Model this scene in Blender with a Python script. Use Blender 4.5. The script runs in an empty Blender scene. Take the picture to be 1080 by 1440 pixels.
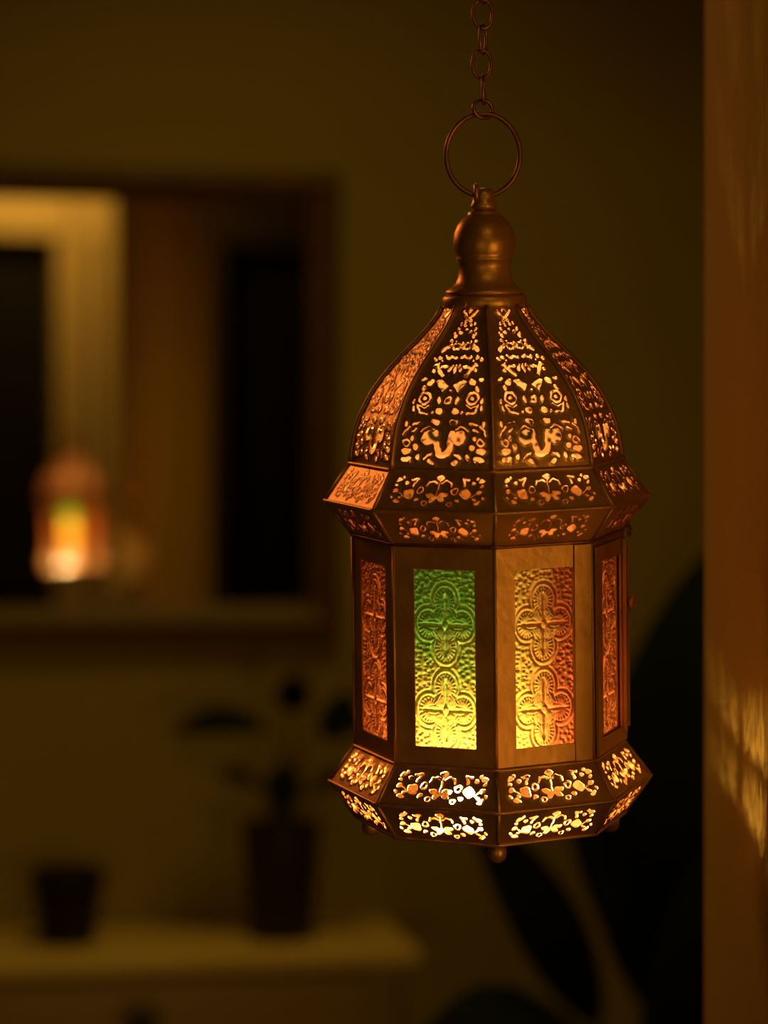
import bpy, bmesh, math, random
import numpy as np
from mathutils import Vector, Matrix, Euler

# ------------------------------------------------------------------ camera, world, lights, exposure
SC = bpy.context.scene
COL = SC.collection
SC.view_settings.view_transform = 'Standard'
SC.view_settings.look = 'None'
SC.view_settings.gamma = 1.0
SC.view_settings.use_curve_mapping = False
SC.view_settings.exposure = 0.0
R = math.radians

cam_d = bpy.data.cameras.new('camera')
cam = bpy.data.objects.new('camera', cam_d)
COL.objects.link(cam)
cam.location = (0, 0, 1.35)
cam.rotation_euler = (R(90 - 0.34), 0, 0)
cam_d.sensor_fit = 'VERTICAL'
cam_d.sensor_height = 36.0
cam_d.lens = 85.0
cam_d.clip_start = 0.05
cam_d.dof.use_dof = True
cam_d.dof.focus_distance = 0.965
cam_d.dof.aperture_fstop = 4.9
SC.camera = cam

world = bpy.data.worlds.new('world')
SC.world = world
world.use_nodes = True
world.node_tree.nodes['Background'].inputs[0].default_value = (0.9, 0.5, 0.15, 1)
world.node_tree.nodes['Background'].inputs[1].default_value = 0.02


def light(name, kind, loc, energy, color, size=0.1, target=None, size_y=None, spread=None):
    d = bpy.data.lights.new(name, kind)
    d.energy = energy
    d.color = color
    if kind == 'AREA':
        d.size = size
        if size_y:
            d.shape = 'RECTANGLE'
            d.size_y = size_y
        if spread:
            d.spread = R(spread)
    else:
        d.shadow_soft_size = size
    o = bpy.data.objects.new(name, d)
    o.location = loc
    COL.objects.link(o)
    if target is not None:
        o.rotation_euler = (Vector(target) - Vector(loc)).to_track_quat('-Z', 'Y').to_euler()
    return o


WARM = (1.0, 0.60, 0.07)
# unseen lights: added fills for wall, plate and console, plus doorway and side lamps
light('wall_fill', 'AREA', (-0.35, -1.12, 0.85), 1.7, WARM, 0.40, target=(-0.3, 2.2, 1.05))  # added fill behind the camera to brighten the mirror wall, no real lamp
light('plate_fill', 'AREA', (1.22, -0.60, 0.78), 0.72, (1.0, 0.48, 0.07), 0.30, target=(0.06, 1.0, 1.34), spread=60)  # added low fill to brighten the lantern's right front plate
light('doorway_lamp', 'AREA', (0.42, -0.85, 2.44), 6.2, (1.0, 0.57, 0.10), 0.30, target=(0.42, -1.0, 1.44))
light('console_fill', 'AREA', (-0.05, 2.0, 2.46), 2.1, WARM, 0.35, target=(-0.02, 2.2, 0), spread=110)  # added fill from above to brighten the console top and wall end
light('side_lamp', 'AREA', (-0.74, 2.02, 1.90), 0.58, (1.0, 0.31, 0.06), 0.30, target=(0.03, 1.0, 1.33), spread=75)
# the candle's own light: the flame stands off-centre, near the green pane
FLAME = (-0.0095, -0.0355, 0.0088)
FLAME_W = 2.4
FLAME_C = (1.0, 0.54, 0.20)

# ------------------------------------------------------------------ helpers


def link_obj(name, mesh, mats=(), parent=None):
    o = bpy.data.objects.new(name, mesh)
    COL.objects.link(o)
    if not isinstance(mats, (list, tuple)):
        mats = (mats,)
    if mesh is not None and len(mesh.materials) == 0:
        for m in mats:
            mesh.materials.append(m)
    if parent is not None:
        o.parent = parent
    return o


def from_bm(name, bm, mat, parent=None, smooth=False, angle=None):
    bmesh.ops.recalc_face_normals(bm, faces=bm.faces)
    if angle is not None:
        smooth = True
        for e in bm.edges:
            if len(e.link_faces) == 2 and e.calc_face_angle(0) > R(angle):
                e.smooth = False
    me = bpy.data.meshes.new(name)
    for f in bm.faces:
        f.smooth = smooth
    bm.to_mesh(me)
    bm.free()
    return link_obj(name, me, mat, parent)


def empty(name, loc=(0, 0, 0), rot=(0, 0, 0), parent=None):
    o = bpy.data.objects.new(name, None)
    o.empty_display_size = 0.02
    o.location = loc
    o.rotation_euler = rot
    COL.objects.link(o)
    if parent:
        o.parent = parent
    return o


def tag(o, label=None, cat=None, group=None, kind=None):
    if label:
        o['label'] = label
    if cat:
        o['category'] = cat
    if group:
        o['group'] = group
    if kind:
        o['kind'] = kind
    return o


def add_box(bm, lo, hi, mat=None, bevel=0.0):
    m = Matrix.Translation(((lo[0] + hi[0]) / 2, (lo[1] + hi[1]) / 2, (lo[2] + hi[2]) / 2)) @ \
        Matrix.Diagonal((hi[0] - lo[0], hi[1] - lo[1], hi[2] - lo[2], 1))
    if mat is not None:
        m = mat @ m
    r = bmesh.ops.create_cube(bm, size=1.0, matrix=m)
    if bevel > 0:
        es = {e for v in r['verts'] for e in v.link_edges}
        bmesh.ops.bevel(bm, geom=list(es), offset=bevel, segments=2, profile=0.5, affect='EDGES')


def add_lathe(bm, prof, n=48, mat=None, caps=True):
    rings = []
    for r, z in prof:
        ring = []
        for k in range(n):
            a = 2 * math.pi * k / n
            p = Vector((r * math.cos(a), r * math.sin(a), z))
            ring.append(bm.verts.new(mat @ p if mat is not None else p))
        rings.append(ring)
    for a, b in zip(rings, rings[1:]):
        for k in range(n):
            bm.faces.new((a[k], a[(k + 1) % n], b[(k + 1) % n], b[k]))
    if caps:
        bm.faces.new(rings[0][::-1])
        bm.faces.new(rings[-1])


def add_tube(bm, pts, rad, n=10, closed=False, cap=True):
    """sweep a circle along pts; rad is a number or a list"""
    pts = [Vector(p) for p in pts]
    N = len(pts)
    rads = rad if isinstance(rad, (list, tuple)) else [rad] * N
    rings = []
    up = None
    for i, p in enumerate(pts):
        if closed:
            t = (pts[(i + 1) % N] - pts[i - 1]).normalized()
        else:
            t = (pts[min(i + 1, N - 1)] - pts[max(i - 1, 0)]).normalized()
        if up is None:
            up = t.orthogonal().normalized()
        up = (up - up.dot(t) * t).normalized()
        sd = t.cross(up)
        rings.append([bm.verts.new(p + rads[i] * (math.cos(2 * math.pi * k / n) * up + math.sin(2 * math.pi * k / n) * sd)) for k in range(n)])
    rng = range(N) if closed else range(N - 1)
    for i in rng:
        a, b = rings[i], rings[(i + 1) % N]
        off = 0
        if closed and i == N - 1:
            off = min(range(n), key=lambda s: (a[0].co - b[s].co).length)
        for k in range(n):
            bm.faces.new((a[k], a[(k + 1) % n], b[(k + 1 + off) % n], b[(k + off) % n]))
    if cap and not closed:
        bm.faces.new(rings[0][::-1])
        bm.faces.new(rings[-1])


# ------------------------------------------------------------------ materials


def new_mat(name):
    m = bpy.data.materials.new(name)
    m.use_nodes = True
    nt = m.node_tree
    nt.nodes.clear()
    out = nt.nodes.new('ShaderNodeOutputMaterial')
    return m, nt, out


def nd(nt, typ, **kw):
    n = nt.nodes.new(typ)
    for k, v in kw.items():
        setattr(n, k, v)
    return n


def pbr(name, color, rough=0.5, metal=0.0, var=0.0, scale=30.0, bump=0.0, bump_scale=60.0, spec=0.5, stretch=(1, 1, 1), rvar=0.0, color2=None, sheen=0.0):
    m, nt, out = new_mat(name)
    b = nd(nt, 'ShaderNodeBsdfPrincipled')
    b.inputs['Roughness'].default_value = rough
    b.inputs['Metallic'].default_value = metal
    b.inputs['Specular IOR Level'].default_value = spec
    nt.links.new(b.outputs[0], out.inputs[0])
    tc = nd(nt, 'ShaderNodeTexCoord')
    mp = nd(nt, 'ShaderNodeMapping')
    mp.inputs['Scale'].default_value = stretch
    nt.links.new(tc.outputs['Object'], mp.inputs[0])
    nz = nd(nt, 'ShaderNodeTexNoise')
    nz.inputs['Scale'].default_value = scale
    nz.inputs['Detail'].default_value = 5
    nt.links.new(mp.outputs[0], nz.inputs[0])
    rp = nd(nt, 'ShaderNodeValToRGB')
    c2 = color2 or tuple(c * (1 - var) for c in color)
    rp.color_ramp.elements[0].position = 0.3
    rp.color_ramp.elements[1].position = 0.7
    rp.color_ramp.elements[0].color = (*c2, 1)
    rp.color_ramp.elements[1].color = (*color, 1)
    nt.links.new(nz.outputs[0], rp.inputs[0])
    nt.links.new(rp.outputs[0], b.inputs['Base Color'])
    if rvar:
        mr = nd(nt, 'ShaderNodeMapRange')
        mr.inputs[3].default_value = rough - rvar
        mr.inputs[4].default_value = rough + rvar
        nt.links.new(nz.outputs[0], mr.inputs[0])
        nt.links.new(mr.outputs[0], b.inputs['Roughness'])
    if bump:
        n2 = nd(nt, 'ShaderNodeTexNoise')
        n2.inputs['Scale'].default_value = bump_scale
        n2.inputs['Detail'].default_value = 4
        nt.links.new(mp.outputs[0], n2.inputs[0])
        bp = nd(nt, 'ShaderNodeBump')
        bp.inputs['Strength'].default_value = bump
        bp.inputs['Distance'].default_value = 0.002
        nt.links.new(n2.outputs[0], bp.inputs['Height'])
        nt.links.new(bp.outputs[0], b.inputs['Normal'])
    return m


M = {}
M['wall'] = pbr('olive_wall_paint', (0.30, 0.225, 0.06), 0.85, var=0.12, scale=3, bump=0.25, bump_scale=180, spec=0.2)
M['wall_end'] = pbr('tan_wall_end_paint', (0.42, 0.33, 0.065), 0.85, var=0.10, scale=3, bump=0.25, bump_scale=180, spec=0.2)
M['ceiling'] = pbr('ceiling_paint', (0.5, 0.45, 0.35), 0.9, var=0.06, scale=4, bump=0.2, bump_scale=120, spec=0.2)
M['floor'] = pbr('dark_floor_boards', (0.10, 0.06, 0.035), 0.45, var=0.45, scale=6, stretch=(1, 8, 1), bump=0.2, bump_scale=30)
M['cream'] = pbr('cream_gloss_paint', (0.50, 0.36, 0.16), 0.5, var=0.06, scale=6, bump=0.1, bump_scale=90)
M['brown_trim'] = pbr('brown_trim_paint', (0.05, 0.03, 0.015), 0.5, var=0.2, scale=10)
M['door_shade'] = pbr('door_shade_black', (0.010, 0.008, 0.006), 0.65, var=0.2, scale=8, spec=0.1)  # black that stands for shade in the doorways and casing gap
M['frame'] = pbr('walnut_frame', (0.13, 0.062, 0.022), 0.5, var=0.45, scale=14, stretch=(6, 6, 1), bump=0.25, bump_scale=50, spec=0.3)
M['console'] = pbr('cream_console_paint', (0.60, 0.44, 0.19), 0.5, var=0.08, scale=8, bump=0.1, bump_scale=70)
M['knob'] = pbr('dark_bronze', (0.05, 0.03, 0.02), 0.4, 0.6, var=0.2, scale=40)
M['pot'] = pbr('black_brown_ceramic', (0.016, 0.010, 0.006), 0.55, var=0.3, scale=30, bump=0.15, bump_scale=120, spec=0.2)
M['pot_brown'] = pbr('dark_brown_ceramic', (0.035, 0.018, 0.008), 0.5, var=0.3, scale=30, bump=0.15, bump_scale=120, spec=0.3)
M['soil'] = pbr('potting_soil', (0.02, 0.013, 0.008), 0.95, var=0.6, scale=160, bump=0.8, bump_scale=300)
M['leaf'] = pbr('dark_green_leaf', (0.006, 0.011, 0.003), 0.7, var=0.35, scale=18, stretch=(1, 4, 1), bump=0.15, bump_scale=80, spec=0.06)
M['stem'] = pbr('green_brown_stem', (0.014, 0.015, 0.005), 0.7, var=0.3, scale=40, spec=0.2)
M['wax'] = pbr('candle_wax', (0.85, 0.74, 0.55), 0.5, var=0.05, scale=30)
M['brass'] = pbr('aged_copper_brass', (0.58, 0.31, 0.115), 0.42, 0.72, color2=(0.40, 0.20, 0.07), scale=55, rvar=0.08, bump=0.10, bump_scale=260)
M['brass_dark'] = pbr('dark_copper_wire', (0.36, 0.16, 0.07), 0.42, 0.9, color2=(0.20, 0.085, 0.04), scale=120, rvar=0.08, bump=0.1, bump_scale=300)
M['tin'] = pbr('bare_tin_inside', (0.60, 0.42, 0.20), 0.55, 0.35, var=0.12, scale=60)


def glass_mat(name, c_a, c_b, axis=None, mid=0.5, soft=0.25, gain=1.0):
    """pressed coloured glass: light passes through diffused and tinted, the face keeps a shine"""
    m, nt, out = new_mat(name)
    tc = nd(nt, 'ShaderNodeTexCoord')
    nz = nd(nt, 'ShaderNodeTexNoise')
    nz.inputs['Scale'].default_value = 90
    nz.inputs['Detail'].default_value = 3
    nt.links.new(tc.outputs['Object'], nz.inputs[0])
    sep = nd(nt, 'ShaderNodeSeparateXYZ')
    nt.links.new(tc.outputs['Generated'], sep.inputs[0])
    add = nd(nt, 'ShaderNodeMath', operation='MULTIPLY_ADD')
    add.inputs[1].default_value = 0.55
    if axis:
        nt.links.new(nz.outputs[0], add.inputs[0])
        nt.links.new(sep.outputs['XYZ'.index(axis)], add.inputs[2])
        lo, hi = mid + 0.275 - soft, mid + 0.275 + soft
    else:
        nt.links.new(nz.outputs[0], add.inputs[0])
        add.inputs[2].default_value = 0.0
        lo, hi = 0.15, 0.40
    mr = nd(nt, 'ShaderNodeMapRange')
    mr.inputs[1].default_value = lo
    mr.inputs[2].default_value = hi
    nt.links.new(add.outputs[0], mr.inputs[0])
    mix = nd(nt, 'ShaderNodeMix', data_type='RGBA')
    mix.inputs[6].default_value = (*c_a, 1)
    mix.inputs[7].default_value = (*c_b, 1)
    nt.links.new(mr.outputs[0], mix.inputs[0])
    tr = nd(nt, 'ShaderNodeBsdfTranslucent')
    at = nd(nt, 'ShaderNodeAttribute', attribute_name='relief')
    pale = nd(nt, 'ShaderNodeMix', data_type='RGBA')
    pale.inputs[7].default_value = (*(min(1, 2.5 * c + 0.06 * q) for c, q in zip(c_b, (1, 0.8, 0.3))), 1)
    nt.links.new(at.outputs['Fac'], pale.inputs[0])
    nt.links.new(mix.outputs[2], pale.inputs[6])
    nt.links.new(pale.outputs[2], tr.inputs[0])
    gl = nd(nt, 'ShaderNodeBsdfGlossy')
    gl.inputs['Roughness'].default_value = 0.22
    fr = nd(nt, 'ShaderNodeFresnel')
    fr.inputs[0].default_value = 1.38
    ms = nd(nt, 'ShaderNodeMixShader')
    nt.links.new(fr.outputs[0], ms.inputs[0])
    nt.links.new(tr.outputs[0], ms.inputs[1])
    nt.links.new(gl.outputs[0], ms.inputs[2])
    nt.links.new(ms.outputs[0], out.inputs[0])
    return m


M['glass_green'] = glass_mat('green_glass_glow_below', (0.30, 0.22, 0.06), (0.032, 0.135, 0.022), 'Z', 0.30, 0.34)  # amber foot puts the candle's hot spot into the tint
M['glass_red_glow'] = glass_mat('red_glass_glow_at_left', (0.21, 0.21, 0.045), (0.095, 0.027, 0.010), 'X', 0.42, 0.3)  # yellow green side puts light bleeding inside the lantern into the tint
M['glass_red'] = glass_mat('red_amber_pressed_glass', (0.048, 0.012, 0.004), (0.07, 0.018, 0.005))
M['glass_amber'] = glass_mat('brown_amber_pressed_glass', (0.12, 0.045, 0.009), (0.16, 0.060, 0.012))
M['glass_rear_glow'] = glass_mat('green_glass_bright_foot', (0.95, 0.62, 0.15), (0.10, 0.56, 0.04), 'Z', 0.62, 0.14)  # amber foot puts the candle's brightness into the green pane's tint

m, nt, out = new_mat('clear_glass_back')
t_ = nd(nt, 'ShaderNodeBsdfTransparent')
t_.inputs[0].default_value = (0.97, 0.97, 0.95, 1)
g_ = nd(nt, 'ShaderNodeBsdfGlossy')
g_.inputs['Roughness'].default_value = 0.1
x_ = nd(nt, 'ShaderNodeMixShader')
x_.inputs[0].default_value = 0.05
nt.links.new(t_.outputs[0], x_.inputs[1])
nt.links.new(g_.outputs[0], x_.inputs[2])
nt.links.new(x_.outputs[0], out.inputs[0])
M['glass_back'] = m

m, nt, out = new_mat('mirror_silver')
g_ = nd(nt, 'ShaderNodeBsdfGlossy')
g_.inputs['Roughness'].default_value = 0.0
g_.inputs[0].default_value = (0.88, 0.88, 0.85, 1)
nt.links.new(g_.outputs[0], out.inputs[0])
M['mirror'] = m

m, nt, out = new_mat('flame_glow')
e_ = nd(nt, 'ShaderNodeEmission')
e_.inputs[0].default_value = (1.0, 0.62, 0.22, 1)
e_.inputs[1].default_value = 14.0
nt.links.new(e_.outputs[0], out.inputs[0])
M['flame'] = m

# ------------------------------------------------------------------ the room
TH = R(10.045)                 # the mirror wall stands ten degrees off square to the view
WN = Vector((-math.sin(TH), math.cos(TH), 0))
WE = Vector((math.cos(TH), math.sin(TH), 0))
WC = 2.752
# wall frame: x along the wall, y out of the wall into the room (negative y), z up
WMAT = Matrix(((WE.x, WN.x, 0, WN.x * WC), (WE.y, WN.y, 0, WN.y * WC), (0, 0, 1, 0), (0, 0, 0, 1)))
CEIL = 2.5
BACK = -1.3


def struct(name, bm, mat, label=None, **kw):
    o = from_bm(name, bm, mat, **kw)
    tag(o, label, 'structure' if label else None, kind='structure')
    return o


bm = bmesh.new()
add_box(bm, (-2.6, BACK - 0.5, -0.06), (2.6, 3.7, 0))
tag(struct('floor', bm, M['floor']), 'dark brown wooden floor of the dim room', 'floor')
bm = bmesh.new()
add_box(bm, (-2.6, BACK - 0.5, CEIL), (2.6, 3.7, CEIL + 0.06))
tag(struct('ceiling', bm, M['ceiling']), 'plain ceiling of the dim room, above the hanging chain', 'ceiling')
bm = bmesh.new()
add_box(bm, (-3.0, 0, 0), (3.0, 0.12, CEIL), WMAT)
tag(struct('wall_back', bm, M['wall']), 'olive brown wall carrying the framed mirror', 'wall')
bm = bmesh.new()
add_box(bm, (-2.5, BACK, 0), (-2.4, 3.2, CEIL))
tag(struct('wall_left', bm, M['wall']), 'olive brown side wall outside the picture on the left', 'wall')
bm = bmesh.new()
add_box(bm, (2.4, BACK, 0), (2.5, 3.2, CEIL))
tag(struct('wall_far_right', bm, M['wall']), 'olive brown side wall hidden behind the near wall end', 'wall')
# the free wall end close to the lantern: its left face fills the right edge of the picture
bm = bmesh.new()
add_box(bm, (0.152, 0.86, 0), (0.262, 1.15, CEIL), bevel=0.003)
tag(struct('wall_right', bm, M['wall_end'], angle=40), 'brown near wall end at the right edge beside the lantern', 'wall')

# wall behind the camera with two doorways, seen in the mirror
D1 = (-0.42, 0.515)
D2 = (0.995, 1.55)
DH = 2.08
bm = bmesh.new()
for x0, x1 in ((-2.5, D1[0]), (D1[1], D2[0]), (D2[1], 2.5)):
    add_box(bm, (x0, BACK - 0.12, 0), (x1, BACK, CEIL))
for x0, x1 in (D1, D2):
    add_box(bm, (x0, BACK - 0.12, DH), (x1, BACK, CEIL))
tag(struct('wall_front', bm, M['wall']), 'olive wall with two doorways, reflected in the mirror', 'wall')


def door(name, span, mats, casing, label, two=False):
    root = empty(name, ((span[0] + span[1]) / 2, BACK, 0))
    tag(root, label, 'door', kind='structure')
    cx = (span[0] + span[1]) / 2
    w = (span[1] - span[0]) / 2
    bm = bmesh.new()
    add_box(bm, (-w, -0.09, 0.0), (w, -0.05, DH), bevel=0.003)
    for z0, z1 in ((0.15, 0.95), (1.08, 1.9)):
        for s in (-1, 1):
            add_box(bm, (s * w * 0.5 - w * 0.34, -0.05, z0), (s * w * 0.5 + w * 0.34, -0.042, z1), bevel=0.003)
    from_bm('doorway_dark_leaf', bm, mats[0], root)  # black leaf put in for the darkness of an open doorway
    bm = bmesh.new()
    a, b = casing
    for s in (-1, 1):
        xs = sorted((s * w, s * (w + a)))
        add_box(bm, (xs[0], -0.0, 0), (xs[1], 0.022, DH + a * 1.45), bevel=0.004)
        if b:
            xs = sorted((s * (w + a + 0.020), s * (w + a + 0.020 + b)))
            add_box(bm, (xs[0], 0.0, 0), (xs[1], 0.030, DH + a * 1.45), bevel=0.004)
    add_box(bm, (-w - a - (0.032 + b if b else 0), 0.0, DH), (w + a + (0.032 + b if b else 0), 0.024, DH + 0.145), bevel=0.004)
    from_bm('door_casing', bm, mats[1], root)
    bm = bmesh.new()
    if b:
        for s in (-1, 1):
            xs = sorted((s * (w + a), s * (w + a + 0.020)))
            add_box(bm, (xs[0], 0.0, 0), (xs[1], 0.004, DH))
        from_bm('shadow_strip', bm, M['door_shade'], root)
    else:
        bm.free()
    h = empty('door_handle', (w - 0.08, -0.042, 1.02), parent=root)
    bm = bmesh.new()
    add_lathe(bm, [(0.024, 0), (0.024, 0.005), (0.009, 0.008), (0.009, 0.03), (0.022, 0.035), (0.026, 0.048), (0.018, 0.058), (0.001, 0.06)], 20, Matrix.Rotation(R(-90), 4, 'X'))
    from_bm('knob', bm, M['knob'], h, smooth=True)
    return root


door('door_1', D1, (M['door_shade'], M['cream']), (0.088, 0.108), 'dark doorway in a wide cream frame, reflected at left of the mirror')
door('door_2', D2, (M['door_shade'], M['brown_trim']), (0.05, 0), 'tall black doorway reflected at right of the mirror')

# ------------------------------------------------------------------ the mirror
mir = empty('wall_mirror')
mir.matrix_world = WMAT @ Matrix.Translation((0.02, -0.001, 1.192))
tag(mir, 'wall mirror in a dark brown wooden frame reflecting the lantern', 'mirror')
MX0, MX1, MH = -0.62, 0.413, 0.531      # outer frame, local; bottom at z 0
FWd = 0.036


def frame_bar(p0, p1, inward):
    """one mitred bar of the moulding: p0, p1 outer corners, inward = direction to the glass"""
    bm = bmesh.new()
    d = (p1 - p0).normalized()
    prof = [(0.0, 0.0), (0.0, -0.018), (0.006, -0.024), (0.016, -0.025), (0.024, -0.019), (0.031, -0.016), (FWd, -0.010), (FWd, 0.0)]
    rows = []
    for (a, y) in prof:
        q0 = p0 + inward * a + d * a + Vector((0, y, 0))
        q1 = p1 + inward * a - d * a + Vector((0, y, 0))
        rows.append((bm.verts.new(q0), bm.verts.new(q1)))
    k = len(rows)
    for i in range(k):
        a, b = rows[i], rows[(i + 1) % k]
        bm.faces.new((a[0], a[1], b[1], b[0]))
    bm.faces.new([r[0] for r in rows])
    bm.faces.new([r[1] for r in rows][::-1])
    return bm


c00, c10, c11, c01 = Vector((MX0, 0, 0)), Vector((MX1, 0, 0)), Vector((MX1, 0, MH)), Vector((MX0, 0, MH))
for p0, p1, inn in ((c00, c10, Vector((0, 0, 1))), (c10, c11, Vector((-1, 0, 0))), (c11, c01, Vector((0, 0, -1))), (c01, c00, Vector((1, 0, 0)))):
    from_bm('frame_bar', frame_bar(p0, p1, inn), M['frame'], mir, angle=40)
bm = bmesh.new()
add_box(bm, (MX0 + 0.012, -0.008, 0.012), (MX1 - 0.012, -0.003, MH - 0.012))
tag(from_bm('mirror_glass', bm, M['mirror'], mir), 'silvered mirror glass')

# ------------------------------------------------------------------ console under the mirror
CT = 0.866
CR, CL, CD = 0.490, -1.05, 0.222
con = empty('console_cabinet')
con.matrix_world = WMAT @ Matrix.Translation(((CR + CL) / 2, -0.002, 0))
tag(con, 'low cream painted console cabinet standing under the mirror', 'cabinet')
hw = (CR - CL) / 2
bm = bmesh.new()
add_box(bm, (-hw, -CD, CT - 0.018), (hw, 0, CT), bevel=0.004)
from_bm('cabinet_top', bm, M['console'], con, angle=40)
bm = bmesh.new()
add_box(bm, (-hw + 0.02, -CD + 0.048, 0.07), (hw - 0.02, -0.004, CT - 0.018), bevel=0.002)
from_bm('cabinet_body', bm, M['console'], con)
bm = bmesh.new()
add_box(bm, (-hw + 0.035, -CD + 0.055, 0.0), (hw - 0.035, -0.004, 0.07))
from_bm('plinth', bm, M['brown_trim'], con)
for k in range(3):
    x1 = 0.4385 - 0.499 * k - (CR + CL) / 2
    w2 = 0.2465
    xc = x1 - w2
    if xc - w2 < -hw + 0.02:
        w2 = (x1 - (-hw + 0.04)) / 2
        xc = x1 - w2
    for nm, z0, z1, kx, kz in (('drawer', 0.764, 0.838, 0.0, 0.0350), ('cabinet_door', 0.10, 0.756, -w2 + 0.05, 0.42)):
        d = empty(nm, (xc, -CD + 0.048, z0), parent=con)
        h = z1 - z0
        bm = bmesh.new()
        add_box(bm, (-w2, -0.018, 0), (w2, 0, h), bevel=0.002)
        from_bm(nm + '_front', bm, M['console'], d, angle=40)
        bm = bmesh.new()
        add_lathe(bm, [(0.010, 0), (0.008, 0.004), (0.007, 0.012), (0.014, 0.017), (0.0185, 0.024), (0.017, 0.031), (0.009, 0.036), (0.001, 0.037)], 24,
                  Matrix.Translation((kx, -0.0175, kz)) @ Matrix.Rotation(R(90), 4, 'X'))
        tag(from_bm('knob', bm, M['knob'], d, smooth=True), 'dark round knob')

# ------------------------------------------------------------------ plants and pots


def leaf_bm(base, tip, width, bend=0.0, face=(0, -1, 0), fold=0.12, shape=1.0, n=14, thick=0.0006, wave=0.0):
    """a broad leaf blade from base to tip, bent towards its face, with a midrib fold"""
    base, tip, face = Vector(base), Vector(tip), Vector(face).normalized()
    ax = tip - base
    Ln = ax.length
    ax.normalize()
    side = ax.cross(face).normalized()
    nor = side.cross(ax).normalized()
    bm = bmesh.new()
    rows = []
    m = 6
    for i in range(n + 1):
        t = i / n
        w = width / 2 * (math.sin(math.pi * min(1, t ** shape)) ** 0.72) * (1 - 0.12 * t)
        if i in (0, n):
            w = width * 0.012
        mid = base + ax * (Ln * t) + nor * (bend * math.sin(math.pi * t))
        row = []
        for j in range(-m, m + 1):
            u = j / m
            p = mid + side * (w * u) + nor * (abs(u) * w * fold - u * u * w * fold * 0.8 + wave * math.sin(9 * t + 3 * u) * w)
            row.append(p)
        rows.append(row)
    top = [[bm.verts.new(p) for p in r] for r in rows]
    bot = [[bm.verts.new(p - nor * thick) for p in r] for r in rows]
    for i in range(n):
        for j in range(2 * m):
            bm.faces.new((top[i][j], top[i][j + 1], top[i + 1][j + 1], top[i + 1][j]))
            bm.faces.new((bot[i][j], bot[i + 1][j], bot[i + 1][j + 1], bot[i][j + 1]))
        for j0 in (0, 2 * m):
            bm.faces.new((top[i][j0], top[i + 1][j0], bot[i + 1][j0], bot[i][j0]))
    for i in (0, n):
        for j in range(2 * m):
            bm.faces.new((top[i][j], top[i][j + 1], bot[i][j + 1], bot[i][j]))
    return bm


def pot_bm(r0, r1, h, lip=0.006, n=40):
    bm = bmesh.new()
    add_lathe(bm, [(r0 * 0.94, 0), (r0, 0.003), (r1, h - 0.016), (r1 + lip, h - 0.014), (r1 + lip, h - 0.001), (r1 + lip - 0.002, h),
                   (r1 - 0.003, h), (r1 - 0.005, h - 0.012), (r0 * 0.8, 0.012)], n)
    return bm


def wall_pt(u, out, z):
    return WMAT @ Vector((u, -out, z))


# small dark pot at the left end of the view
p = empty('small_pot', wall_pt(0.119, 0.105, CT))
tag(p, 'small black tapered pot on the console below the mirror', 'pot')
from_bm('pot_body', pot_bm(0.030, 0.0375, 0.080, 0.0035), M['pot'], p, angle=40)
bm = bmesh.new()
add_lathe(bm, [(0.0285, 0.062), (0.029, 0.066), (0.015, 0.068), (0.001, 0.069)], 24)
from_bm('soil', bm, M['soil'], p, smooth=True)

# leafy plant in the tall brown pot
pc = wall_pt(0.352, 0.115, CT)
p = empty('potted_plant', pc)
tag(p, 'leafy house plant in a tall dark brown pot on the console', 'plant')
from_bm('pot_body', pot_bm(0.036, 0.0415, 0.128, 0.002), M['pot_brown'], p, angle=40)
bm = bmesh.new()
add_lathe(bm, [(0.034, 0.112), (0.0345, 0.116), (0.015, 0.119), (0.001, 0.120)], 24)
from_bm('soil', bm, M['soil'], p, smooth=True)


def local(px, py, dy=0.0):
    """picture offsets of the small plant, in metres about the pot"""
    return Vector((px, dy, py))


stems = [
    ((0.0, 0.0, 0.118), (0.002, 0.0, 0.20), (-0.012, -0.01, 0.232)),
    ((0.004, 0.002, 0.118), (0.012, 0.0, 0.20), (0.012, 0.005, 0.246)),
    ((0.006, -0.004, 0.118), (0.022, -0.006, 0.20), (0.042, -0.012, 0.244)),
    ((-0.006, 0.0, 0.118), (-0.012, -0.004, 0.145), (-0.018, -0.008, 0.165)),
    ((0.008, 0.0, 0.118), (0.020, 0.0, 0.145), (0.030, -0.006, 0.160)),
    ((-0.002, 0.006, 0.118), (-0.004, 0.015, 0.16), (0.004, 0.022, 0.19)),
]
lv = [
    ((-0.012, -0.01, 0.232), (-0.120, -0.025, 0.228), 0.050, 0.014, (0, -0.7, 1)),
    ((0.012, 0.005, 0.246), (0.016, -0.02, 0.293), 0.044, 0.004, (0, -1, 0.2)),
    ((0.042, -0.012, 0.246), (0.090, -0.03, 0.236), 0.062, 0.012, (0.1, -1, 0.35)),
    ((-0.018, -0.008, 0.165), (-0.070, -0.03, 0.182), 0.032, 0.008, (0, -0.6, 1)),
    ((0.030, -0.006, 0.160), (0.085, -0.02, 0.178), 0.034, 0.008, (0, -0.6, 1)),
    ((0.004, 0.022, 0.19), (0.000, 0.0, 0.135), 0.046, 0.012, (0, -1, 0.3)),
]
for a, b in zip(stems, lv):
    bm = bmesh.new()
    add_tube(bm, [Vector(a[0]).lerp(Vector(a[1]), t) for t in (0, 0.5)] + [Vector(a[1]), Vector(a[1]).lerp(Vector(a[2]), 0.5), Vector(a[2])], 0.0016, 8)
    from_bm('stem', bm, M['stem'], p, smooth=True)
    from_bm('leaf', leaf_bm(b[0], b[1], b[2], b[3], b[4]), M['leaf'], p, smooth=True)

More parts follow.
